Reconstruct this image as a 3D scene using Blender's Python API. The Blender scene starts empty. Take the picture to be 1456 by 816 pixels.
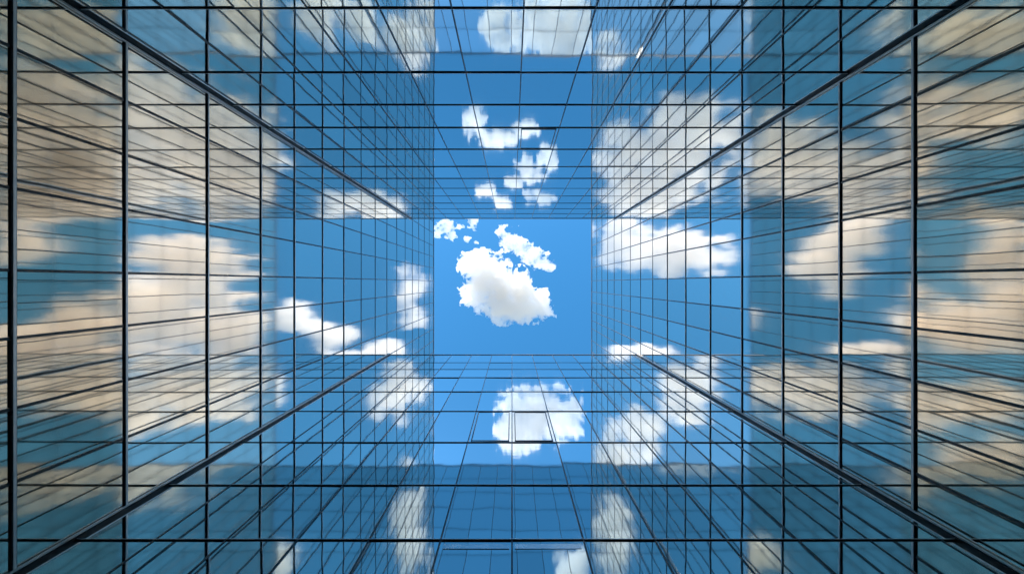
import bpy, math, random
import numpy as np
from mathutils import Vector, Matrix

random.seed(11)
S = bpy.context.scene
C = S.collection
R = math.radians
EYE = 1.5                     # camera height above the courtyard paving
F = 647.0                     # focal length in photo pixels (16 mm on 36 mm)
A = 9.66                      # courtyard half width
BT, BB = 6.09, 5.65           # distance to the two lower blocks
HS, HT, HB = 56.3 + EYE, 43.3 + EYE, 35.8 + EYE     # roof heights

# ------------------------------------------------------------------ materials
def new_mat(name):
    m = bpy.data.materials.new(name); m.use_nodes = True
    nt = m.node_tree
    for n in list(nt.nodes): nt.nodes.remove(n)
    out = nt.nodes.new('ShaderNodeOutputMaterial')
    return m, nt, out

def principled(name, col, rough, metal, noise=None):
    m, nt, out = new_mat(name)
    p = nt.nodes.new('ShaderNodeBsdfPrincipled')
    p.inputs['Base Color'].default_value = (*col, 1)
    p.inputs['Roughness'].default_value = rough
    p.inputs['Metallic'].default_value = metal
    if noise:
        tc = nt.nodes.new('ShaderNodeTexCoord')
        nz = nt.nodes.new('ShaderNodeTexNoise'); nz.inputs['Scale'].default_value = noise[0]
        nz.inputs['Detail'].default_value = 5
        nt.links.new(tc.outputs['Object'], nz.inputs['Vector'])
        mr = nt.nodes.new('ShaderNodeMapRange')
        mr.inputs['To Min'].default_value = max(0.02, rough - noise[1]); mr.inputs['To Max'].default_value = rough + noise[1]
        nt.links.new(nz.outputs['Fac'], mr.inputs['Value']); nt.links.new(mr.outputs['Result'], p.inputs['Roughness'])
        mx = nt.nodes.new('ShaderNodeMix'); mx.data_type = 'RGBA'
        mx.inputs[6].default_value = (*[c * .75 for c in col], 1); mx.inputs[7].default_value = (*[min(1, c * 1.25) for c in col], 1)
        nt.links.new(nz.outputs['Fac'], mx.inputs[0]); nt.links.new(mx.outputs[2], p.inputs['Base Color'])
    nt.links.new(p.outputs[0], out.inputs['Surface'])
    return m

def glass_mat(name, col, edge, rough, wave):
    """coated solar glass: mirror with tint at normal incidence, clear at grazing, gently wavy."""
    m, nt, out = new_mat(name)
    p = nt.nodes.new('ShaderNodeBsdfPrincipled')
    p.inputs['Base Color'].default_value = (*col, 1)
    p.inputs['Metallic'].default_value = 1
    p.inputs['Roughness'].default_value = rough
    oi = nt.nodes.new('ShaderNodeObjectInfo'); mr = nt.nodes.new('ShaderNodeMapRange')
    mr.inputs['To Min'].default_value = .9; mr.inputs['To Max'].default_value = 1.08
    nt.links.new(oi.outputs['Random'], mr.inputs['Value'])
    vm = nt.nodes.new('ShaderNodeVectorMath'); vm.operation = 'SCALE'; vm.inputs[0].default_value = col
    nt.links.new(mr.outputs['Result'], vm.inputs['Scale']); nt.links.new(vm.outputs[0], p.inputs['Base Color'])
    p.inputs['Specular Tint'].default_value = (*edge, 1)
    # roller-wave ripple of toughened glass smears reflections up and down the wall
    p.inputs['Anisotropic'].default_value = 1.0
    tv = nt.nodes.new('ShaderNodeCombineXYZ'); tv.inputs['Z'].default_value = 1
    nt.links.new(tv.outputs[0], p.inputs['Tangent'])
    tc = nt.nodes.new('ShaderNodeTexCoord')
    nz = nt.nodes.new('ShaderNodeTexNoise'); nz.inputs['Scale'].default_value = 1.1; nz.inputs['Detail'].default_value = 1.5
    nt.links.new(tc.outputs['Object'], nz.inputs['Vector'])
    bp = nt.nodes.new('ShaderNodeBump'); bp.inputs['Strength'].default_value = 1.0
    bp.inputs['Distance'].default_value = wave
    nt.links.new(nz.outputs['Fac'], bp.inputs['Height'])
    nt.links.new(bp.outputs['Normal'], p.inputs['Normal'])
    nt.links.new(p.outputs[0], out.inputs['Surface'])
    return m

M_GLASS_S = glass_mat('side_glass', (.85, .77, .67), (1, 1, 1), .033, .0009)
M_GLASS_E = glass_mat('end_glass', (.72, .77, .77), (1, 1, 1), .022, .0018)
M_DARK = principled('dark_anodised_aluminium', (.075, .08, .09), .3, .6, (3, .08))
M_ALU = principled('silver_aluminium_cap', (.72, .73, .74), .42, 1.0, (4, .08))
M_BLACK = principled('black_gasket_rubber', (.008, .008, .01), .5, 0, (5, .1))
M_WALL = principled('dark_backing_wall', (.03, .033, .038), .8, 0, (1, .1))
M_PALE = principled('pale_light_streak', (.8, .84, .86), .25, 1, (3, .1))  # pale metal imitating bars of light in the lower panes

# ------------------------------------------------------------------ mesh helpers
class MB:
    def __init__(s): s.v, s.f = [], []
    def box(s, x0, x1, y0, y1, z0, z1):
        b = len(s.v)
        s.v += [(x, y, z) for z in (z0, z1) for y in (y0, y1) for x in (x0, x1)]
        s.f += [tuple(b + i for i in q) for q in ((0, 2, 3, 1), (4, 5, 7, 6), (0, 1, 5, 4), (2, 6, 7, 3), (0, 4, 6, 2), (1, 3, 7, 5))]
        return s
    def tilt(s, start, c, ax, ang):
        M = Matrix.Rotation(ang, 3, ax); c = Vector(c)
        for i in range(start, len(s.v)): s.v[i] = tuple(M @ (Vector(s.v[i]) - c) + c)
    def build(s, name, mat, parent=None):
        me = bpy.data.meshes.new(name); me.from_pydata(s.v, [], s.f); me.materials.append(mat); me.update()
        o = bpy.data.objects.new(name, me); C.objects.link(o)
        if parent is not None:
            o.parent = parent; o.matrix_parent_inverse = Matrix.Translation(-Vector(parent.location))
        return o

def under(o, part):                     # a sub-part shares its part's frame
    o.parent = part; o.matrix_parent_inverse = Matrix.Identity(4)

def thing(name, loc, label, cat, group=None):
    o = bpy.data.objects.new(name, None); C.objects.link(o); o.location = loc; o.empty_display_size = .5
    o['label'] = label; o['category'] = cat
    if group: o['group'] = group
    return o

class Facade:
    """local frame: u along the wall, w outwards into the court (0 = glass plane), z up"""
    def __init__(s, axis, pos, sign):   # axis 'x': wall plane x = pos, court on side sign
        s.axis, s.pos, s.sign = axis, pos, sign
    def box(s, mb, u0, u1, w0, w1, z0, z1):
        a, b = sorted((s.pos + s.sign * w0, s.pos + s.sign * w1))
        if s.axis == 'x': mb.box(a, b, u0, u1, z0, z1)
        else: mb.box(u0, u1, a, b, z0, z1)
        return mb
    def centre(s, u, z): return (s.pos, u, z) if s.axis == 'x' else (u, s.pos, z)

def build_facade(root, fc, us, zs, glass, vis_u, tm, tt, tp, tilt, heavy=(), sashes=(), far=0):
    """us: mullion lines incl. both ends, zs: transom lines incl. base and top."""
    panes = []
    dist = abs(fc.pos)
    for i in range(len(us) - 1):
        for j in range(len(zs) - 1):
            u0, u1, z0, z1 = us[i], us[i + 1], zs[j], zs[j + 1]
            uc, zc = (u0 + u1) / 2, (z0 + z1) / 2
            h = max(zc - EYE, .3)
            px, pu = F * dist / h, F * uc / h
            # rough size in the picture, zero when out of frame or behind a neighbour block
            size = (F * (u1 - u0) / h) * (F * dist / max(z0 - EYE, .3) - F * dist / max(z1 - EYE, .3))
            if fc.axis == 'x': vis = px - 25 < 728 and vis_u[0] <= uc <= vis_u[1]
            else: vis = px - 25 < 408 and vis_u[0] <= uc <= vis_u[1]
            panes.append((size if vis else 0, i, j))
    panes.sort(key=lambda p: -p[0])
    solo = {(i, j) for s_, i, j in panes[:100] if s_ > 0}
    rest = MB(); nrest = 0
    for i in range(len(us) - 1):
        for j in range(len(zs) - 1):
            mb = MB() if (i, j) in solo else rest
            st = len(mb.v)
            fc.box(mb, us[i] + .012, us[i + 1] - .012, -.03, 0, zs[j] + .012, zs[j + 1] - .012)
            c = fc.centre((us[i] + us[i + 1]) / 2, (zs[j] + zs[j + 1]) / 2)
            mb.tilt(st, c, 'Z', R(random.gauss(0, tilt))); mb.tilt(st, c, 'Y' if fc.axis == 'x' else 'X', R(random.gauss(0, tilt)))
            if mb is not rest:
                w = mb.build('window', glass, root)
                if (i, j) in sashes:
                    sb = MB(); u0, u1, z0, z1 = us[i] + .1, us[i + 1] - .1, zs[j] + .16, zs[j + 1] - .1
                    fc.box(sb, u0, u0 + .035, .004, .022, z0, z1); fc.box(sb, u1 - .035, u1, .004, .022, z0, z1)
                    fc.box(sb, u0 + .035, u1 - .035, .004, .022, z0, z0 + .04); fc.box(sb, u0 + .035, u1 - .035, .004, .022, z1 - .035, z1)
                    f_ = sb.build('frame', M_DARK, root); under(f_, w)
            else: nrest += 1
    if nrest:
        o = rest.build('window', glass, root); o['kind'] = 'stuff'
    zb, zt = zs[0], zs[-1]
    for k, u in enumerate(us):                       # vertical mullions
        mb = MB()
        fc.box(mb, u - tm / 2, u + tm / 2, -.04, .018, zb, zt)
        m = mb.build('mullion', M_DARK, root)
    for k, z in enumerate(zs[1:-1]):                 # transoms: dark rail and a silver cap
        h = max(z - EYE, 3.0)
        big = min(1.0, max(0.0, (30.0 - h) / 20.0))          # heavier rails on the lower storeys
        th = tt * (.42 + .58 * big); pr = .02 + tp * big
        mb = MB(); fc.box(mb, us[0], us[-1], -.035, pr, z - th / 2, z + th / 2)
        r = mb.build('transom', M_DARK, root)
        if big > .05:
            cb = MB(); fc.box(cb, us[0], us[-1], pr + .002, pr + .012, z - th * .3, z + th * .3)
            c = cb.build('cap', M_ALU, root); under(c, r)

def cornerpost(root, fc, u, z0, z1, s):
    """dark square post in the corner with silver cover strips; s points along u into the court"""
    mb = MB(); fc.box(mb, *sorted((u - s * .05, u + s * .07)), .0, .10, z0, z1)
    p = mb.build('corner_post', M_BLACK, root)
    cb = MB(); fc.box(cb, *sorted((u + s * .075, u + s * .12)), .02, .07, z0, z1)
    c = cb.build('cover_strip', M_ALU, root); under(c, p)

# ------------------------------------------------------------------ the two tall side towers
zl = [2.8, 5.8, 8.8, 11.36, 14.43, 17.5, 20.2, 23.2, 26.15] + [29.15 + 3.0 * k for k in range(9)]
zr = [2.6, 5.4, 8.2, 11.12, 13.62, 16.5, 19.45, 22.55, 25.75] + [28.8 + 3.0 * k for k in range(9)]
sl = [-.47, -.33, -.189, -.025, .111, .252, .40]
sr = [-.47, -.31, -.192, -.026, .115, .247, .37, .48]
def spread(lst, lo, hi, step):
    us = [q * A for q in lst]
    us = [lo] + us + [hi]
    out = list(us)
    while out[0] > -15: out.insert(0, out[0] - step)
    while out[-1] < 15: out.append(out[-1] + step)
    return out
def side_tower(pos, sign, slopes, zs, label, lo, hi):
    root = thing('glass_tower', (pos - sign * 9, 0, 0), label, 'office tower', 'tall mirrored towers')
    fc = Facade('x', pos, sign)
    us = spread(slopes, lo, hi, 1.42)
    build_facade(root, fc, us, [0] + [z + EYE for z in zs] + [HS - .35], M_GLASS_S, (-8.6, 8.6), .062, .095, .02, .12)
    for u, s, zt in ((-BT, 1, HT), (BB, -1, HB)): cornerpost(root, fc, u, 0, zt, s)
    w = MB(); x0, x1 = sorted((pos - sign * .06, pos - sign * 18)); w.box(x0, x1, us[0], us[-1], 0, HS - .36)
    w.build('wall', M_WALL, root)
    p = MB(); x0, x1 = sorted((pos + sign * .03, pos - sign * 18.1)); p.box(x0, x1, us[0] - .1, us[-1] + .1, HS - .345, HS)
    p.build('coping', M_DARK, root)
    return root
side_tower(-A, 1, sl, zl, 'tall mirrored glass tower at left, reflecting one large cloud bank', -BT, BB)
side_tower(A + .17, -1, sr, zr, 'tall mirrored glass tower at right, reflecting scattered clouds on open blue', -BT, BB)

# ------------------------------------------------------------------ the two lower end blocks
def end_block(pos, sign, us, zs, top, label, sashes, strips):
    root = thing('glass_block', (0, pos - sign * 8, 0), label, 'office block', 'lower mirrored blocks')
    fc = Facade('y', pos, sign)
    build_facade(root, fc, us, zs, M_GLASS_E, (-A, A), .036, .03, .001, .11, sashes=sashes)
    w = MB(); y0, y1 = sorted((pos - sign * .06, pos - sign * 16)); w.box(us[0], us[-1], y0, y1, 0, top - .26)
    w.build('wall', M_WALL, root)
    p = MB(); y0, y1 = sorted((pos + sign * .03, pos - sign * 16.1)); p.box(us[0], us[-1], y0, y1, top - .245, top)
    p.build('coping', M_DARK, root)
    for u0, u1, z in strips:
        b = MB(); fc.box(b, u0, u1, .004, .010, z - .02, z + .16); b.build('light_streak', M_PALE, root)  # added strip standing in for a reflected bar of light, no real fitting
    return root
def lines(first, step, lo, hi):
    out = [first + step * k for k in range(-20, 21)]
    return [lo] + [u for u in out if lo + .3 < u < hi - .3] + [hi]
XL, XR = -A + .01, A + .16
zt = [0, 4.5, 7.3, 10.1, 13.2, 15.6, 17.9, 20.8, 23.9, 26.6, 29.4, 32.0, 34.9, 37.5, 40.2]
zt = [0] + [z + EYE for z in zt[1:]] + [HT - .25]
zbm = [0, 4, 7, 10, 12.7, 16.1, 20.0, 23.6, 27.1, 29.7, 32.2]
zbm = [0] + [z + EYE for z in zbm[1:]] + [HB - .25]
ut = lines(.262, 1.60, XL, XR); ub = lines(0, 1.57, XL, XR)
it = min(range(len(ut)), key=lambda i: abs(ut[i] - .262)); ib = min(range(len(ub)), key=lambda i: abs(ub[i]))
end_block(-BT, 1, ut, zt, HT, 'lower mirrored glass block across the top, one small opening sash in its facade', {(it, 6)}, [])
end_block(BB, -1, ub, zbm, HB, 'lower mirrored glass block along the bottom, deep blue panes with two opening sashes',
          {(ib - 1, 5), (ib, 5)}, [(-1.48, -.06, 9.75 + EYE - .06), (.06, 1.48, 9.75 + EYE - .06)])

# ------------------------------------------------------------------ ground
m, nt, out = new_mat('stone_paving')
p = nt.nodes.new('ShaderNodeBsdfPrincipled'); p.inputs['Roughness'].default_value = .8
br = nt.nodes.new('ShaderNodeTexBrick'); br.inputs['Scale'].default_value = 1.6
br.inputs['Color1'].default_value = (.22, .21, .2, 1); br.inputs['Color2'].default_value = (.27, .26, .25, 1); br.inputs['Mortar'].default_value = (.1, .1, .1, 1)
tc = nt.nodes.new('ShaderNodeTexCoord'); nt.links.new(tc.outputs['Object'], br.inputs['Vector'])
nt.links.new(br.outputs['Color'], p.inputs['Base Color']); nt.links.new(p.outputs[0], out.inputs['Surface'])
g = MB(); g.v = [(-3000, -3000, -.004), (3000, -3000, -.004), (3000, 3000, -.004), (-3000, 3000, -.004)]; g.f = [(0, 1, 2, 3)]
o = g.build('ground', m); o['kind'] = 'structure'

# ------------------------------------------------------------------ clouds: closed puffs of real scattering air at 3000 m
ALT = 3000.0; PX = ALT / F
def vnoise(x, y, seed):
    xi = np.floor(x).astype(np.int64); yi = np.floor(y).astype(np.int64)
    fx = x - xi; fy = y - yi
    def h(a, b):
        n = (a * 374761393 + b * 668265263 + seed * 974711) & 0x7fffffff
        n = ((n ^ (n >> 13)) * 1274126177) & 0x7fffffff
        n = (n ^ (n >> 16)) & 0xffff
        return n / 65535.0 * 2 * math.pi
    def gr(a, b, dx, dy):
        t = h(a, b); return np.cos(t) * dx + np.sin(t) * dy
    u = fx ** 3 * (fx * (fx * 6 - 15) + 10); v = fy ** 3 * (fy * (fy * 6 - 15) + 10)
    n00 = gr(xi, yi, fx, fy); n10 = gr(xi + 1, yi, fx - 1, fy); n01 = gr(xi, yi + 1, fx, fy - 1); n11 = gr(xi + 1, yi + 1, fx - 1, fy - 1)
    return ((n00 * (1 - u) + n10 * u) * (1 - v) + (n01 * (1 - u) + n11 * u) * v) * 1.5
def fbm(x, y, wl, octs, gain, seed, billow=False):
    t = np.zeros_like(x); a = 1.0; s = 0
    for k in range(octs):
        n = vnoise(x / wl + 7.3 * k, y / wl - 3.1 * k, seed + k)
        if billow: n = 1 - 2.2 * np.abs(n)  - .25
        t += a * n; s += a; a *= gain; wl *= .5
    return t / s

mc, nt, out = new_mat('cloud_vapour')
vs = nt.nodes.new('ShaderNodeVolumeScatter'); vs.inputs['Color'].default_value = (1, 1, 1, 1)
vs.inputs['Density'].default_value = .014; vs.inputs['Anisotropy'].default_value = .25
nt.links.new(vs.outputs[0], out.inputs['Volume'])

def cloud(label, blobs, seed, cell=1.0, wl=40, amp=1.3, thick=34, gain=.66, pw=1.2, group='white cumulus clouds'):
    """blobs: (x, y, rx, ry) in photo-scale directions about the zenith; thickness follows the puff."""
    b = np.array(blobs, float)
    pad = 10
    x0, x1 = (b[:, 0] - b[:, 2]).min() - pad, (b[:, 0] + b[:, 2]).max() + pad
    y0, y1 = (b[:, 1] - b[:, 3]).min() - pad, (b[:, 1] + b[:, 3]).max() + pad
    X, Y = np.meshgrid(np.arange(x0, x1, cell), np.arange(y0, y1, cell))
    octs = max(2, int(math.log2(wl / (2 * cell))) + 1)
    wx = X + .22 * wl * fbm(X, Y, wl, 3, .5, seed + 90); wy = Y + .22 * wl * fbm(X, Y, wl, 3, .5, seed + 95)
    fld = np.full(X.shape, -9.0)
    acc = np.zeros(X.shape)
    for cx, cy, rx, ry in b:
        r = np.sqrt(((wx - cx) / rx) ** 2 + ((wy - cy) / ry) ** 2)
        acc += np.exp(-3.2 * (r ** 2))
    base = np.log(acc + 1e-9) / 3.2 + 1            # 1 in the core, 0 on the outline
    n = .6 * fbm(X, Y, wl, octs, gain, seed, True) + .4 * fbm(X, Y, wl * .6, octs, gain, seed + 40)
    t = base + amp * n * np.clip(1.6 - np.clip(base, 0, 1), .5, 1.6)
    edge = np.minimum.reduce([X - x0, x1 - cell - X, Y - y0, y1 - cell - Y]) / pad
    t = np.where(edge < 1, t - (1 - edge) * 1.5, t)
    th = np.minimum(np.power(np.clip(t, 0, None), pw), 1.5) * thick
    H, W = X.shape
    ins = t > .015
    q = ins[:-1, :-1] & ins[1:, :-1] & ins[:-1, 1:] & ins[1:, 1:]
    cnt = np.zeros((H, W), int)
    for dy in (0, 1):
        for dx in (0, 1):
            cnt[dy:H - 1 + dy, dx:W - 1 + dx] += q
    used = cnt > 0; inner = cnt == 4
    idb = np.full((H, W), -1); idb[used] = np.arange(used.sum())
    nb = int(used.sum()); idt = idb.copy(); ninn = int(inner.sum()); idt[inner] = nb + np.arange(ninn)
    xw = (X - 728) * PX; yw = (Y - 402) * PX
    zl = np.where(inner, -th * .4 * PX, 0) + ALT; zh = np.where(inner, th * .6 * PX, 0) + ALT
    V = np.concatenate([np.stack([xw[used], yw[used], zl[used]], 1), np.stack([xw[inner], yw[inner], zh[inner]], 1)])
    qi, qj = np.nonzero(q)
    def quads(idm, flip):
        a = np.stack([idm[qi, qj], idm[qi, qj + 1], idm[qi + 1, qj + 1], idm[qi + 1, qj]], 1)
        return a[:, ::-1] if flip else a
    Fq = np.concatenate([quads(idb, True), quads(idt, False)]).astype(np.int32)
    me = bpy.data.meshes.new('cloud')
    ctr = V.mean(0); V = V - ctr
    me.vertices.add(len(V)); me.vertices.foreach_set('co', V.astype(np.float32).ravel())
    me.loops.add(Fq.size); me.loops.foreach_set('vertex_index', Fq.ravel())
    me.polygons.add(len(Fq)); me.polygons.foreach_set('loop_start', np.arange(0, Fq.size, 4, dtype=np.int32))
    me.polygons.foreach_set('use_smooth', np.ones(len(Fq), bool))
    me.update(calc_edges=True); me.validate()
    me.materials.append(mc)
    o = bpy.data.objects.new('cloud', me); C.objects.link(o); o.location = ctr
    o['label'] = label; o['category'] = 'cloud'; o['group'] = group
    return o

def z1(lst): return [(560 + x / 2.632, 250 + y / 2.632, rx / 2.632, ry / 2.632) for x, y, rx, ry in lst]
cloud('large white cumulus with grey core in the middle of the sky opening',
      z1([(345, 400, 95, 115), (430, 500, 90, 62), (530, 505, 80, 45), (470, 400, 52, 52), (490, 440, 55, 45), (450, 425, 40, 40), (410, 450, 36, 36), (408, 448, 30, 30), (300, 335, 62, 62), (555, 450, 24, 32)]), 3, cell=.6, wl=34, thick=84, pw=1.9, amp=1.6)
cloud('small ragged white cloud above right of the large cumulus',
      z1([(440, 240, 40, 42), (515, 295, 42, 34), (575, 335, 26, 26), (405, 210, 14, 26), (470, 265, 40, 36), (545, 320, 34, 26), (575, 290, 12, 10)]), 8, cell=.5, wl=20, thick=20, amp=2.1)
cloud('faint white cloud scraps in the upper left corner of the opening',
      z1([(190, 190, 38, 28), (300, 172, 26, 30), (245, 190, 14, 10), (275, 238, 14, 10), (310, 250, 9, 9), (215, 225, 22, 16), (390, 215, 12, 14), (165, 215, 16, 22)]), 12, cell=.6, wl=15, thick=13, amp=2.1)
# the rest of the sky, seen only in the glass
G = 'clouds seen only as reflections in the glass'
OTHER = [
 ([(270, 400, 95, 62), (230, 450, 80, 60), (330, 470, 70, 45)], 21),
 ([(985, 478, 40, 26), (1030, 450, 34, 26)], 22),
 ([(1330, 470, 62, 55), (1420, 345, 44, 28), (1400, 510, 70, 50), (1330, 545, 70, 50)], 23),
 ([(280, 260, 110, 55), (200, 230, 60, 40)], 24),
 ([(868, 420, 20, 50)], 25),
 ([(285, 590, 115, 80), (215, 660, 80, 60), (345, 545, 60, 45), (190, 570, 50, 60)], 26),
 ([(1370, 600, 110, 100), (1340, 48, 95, 42), (1400, 640, 80, 80)], 27),
 ([(950, 515, 55, 20), (900, 500, 30, 20)], 28),
 ([(945, 40, 30, 40), (890, 60, 25, 30)], 29),
 ([(795, 48, 78, 55), (705, 40, 25, 30)], 30),
 ([(674, 628, 18, 24), (704, 604, 32, 15), (750, 618, 20, 12)], 31),
 ([(752, 562, 26, 17), (732, 543, 18, 11), (782, 580, 15, 20), (688, 530, 18, 11), (768, 520, 24, 11), (715, 515, 16, 8)], 32),
 ([(520, 575, 95, 62), (565, 535, 40, 40), (470, 620, 60, 50), (540, 520, 70, 30)], 33),
 ([(500, 360, 85, 35), (580, 340, 30, 50)], 34),
 ([(1170, 375, 42, 36), (1205, 340, 40, 28), (1180, 410, 20, 22)], 35),
 ([(95, 470, 95, 42), (30, 370, 52, 60), (10, 440, 50, 70)], 36),
 ([(1175, 560, 110, 50), (1100, 600, 60, 40), (1230, 510, 50, 25)], 37),
 ([(70, 640, 80, 45), (80, 60, 90, 50)], 38),
 ([(1150, 250, 95, 40), (1090, 270, 40, 25)], 39),
 ([(70, 150, 70, 40), (90, 240, 70, 30)], 40),
 ([(480, 255, 45, 50)], 41),
 ([(770, 215, 65, 45), (730, 190, 30, 30)], 42),
 ([(1340, 262, 80, 52), (1420, 285, 60, 40)], 50),
 ([(1000, 25, 40, 50), (360, 30, 42, 55)], 45),
 ([(585, 760, 30, 60)], 46),
 ([(1070, 790, 34, 32)], 47),
 ([(870, 755, 22, 60)], 48),
 ([(812, 812, 30, 36)], 49),
 ([(885, 255, 40, 40), (870, 110, 18, 50)], 43),
 ([(590, 130, 30, 75), (550, 190, 30, 40)], 44),
]
WORDS = 'cloud reflected only in the mirrored glass'
for bl, sd in OTHER:
    wl = 22 if sd in (31, 32) else 32 if sd in (30, 42) else 52
    cloud(WORDS, bl, sd, cell=2.0, wl=wl, thick=30, amp=1.7, group=G)

# ------------------------------------------------------------------ light
SUN_EL, SUN_AZ = 35.0, 246.0       # azimuth of the sun measured from +X towards +Y
d = Vector((math.cos(R(SUN_EL)) * math.cos(R(SUN_AZ)), math.cos(R(SUN_EL)) * math.sin(R(SUN_AZ)), math.sin(R(SUN_EL))))
w = bpy.data.worlds.new('World'); S.world = w; w.use_nodes = True
nt = w.node_tree; bg = nt.nodes['Background']; bg.inputs['Strength'].default_value = .12
sky = nt.nodes.new('ShaderNodeTexSky'); sky.sky_type = 'NISHITA'; sky.sun_disc = False
sky.sun_elevation = R(SUN_EL); sky.sun_rotation = R(90 - SUN_AZ); sky.air_density = 1.0; sky.dust_density = .15; sky.ozone_density = 1.0
hs = nt.nodes.new('ShaderNodeHueSaturation'); hs.inputs['Hue'].default_value = .491; hs.inputs['Saturation'].default_value = 1.36; hs.inputs['Value'].default_value = 1.04
nt.links.new(sky.outputs[0], hs.inputs['Color']); nt.links.new(hs.outputs[0], bg.inputs['Color'])
L = bpy.data.lights.new('sun', 'SUN'); L.energy = 3.4; L.angle = R(.5); L.color = (1, .91, .79)
lo = bpy.data.objects.new('sun', L); C.objects.link(lo); lo.rotation_euler = d.to_track_quat('Z', 'Y').to_euler(); lo.location = (0, 0, 80)

# ------------------------------------------------------------------ camera
cam = bpy.data.cameras.new('camera'); cam.lens = 16; cam.sensor_width = 36; cam.shift_y = -6 / 1456
cam.clip_end = 20000; cam.clip_start = .05
co = bpy.data.objects.new('camera', cam); C.objects.link(co); co.location = (0, 0, EYE); co.rotation_euler = (math.pi, 0, 0)
S.camera = co
S.view_settings.view_transform = 'Standard'; S.view_settings.look = 'None'; S.view_settings.gamma = 1
S.view_settings.exposure = 1.5
cy = S.cycles
cy.max_bounces = 24; cy.glossy_bounces = 14; cy.diffuse_bounces = 2; cy.transmission_bounces = 4; cy.volume_bounces = 6; cy.transparent_max_bounces = 16
cy.use_denoising = True; cy.caustics_reflective = True
try: cy.denoiser = 'OPENIMAGEDENOISE'
except Exception: pass
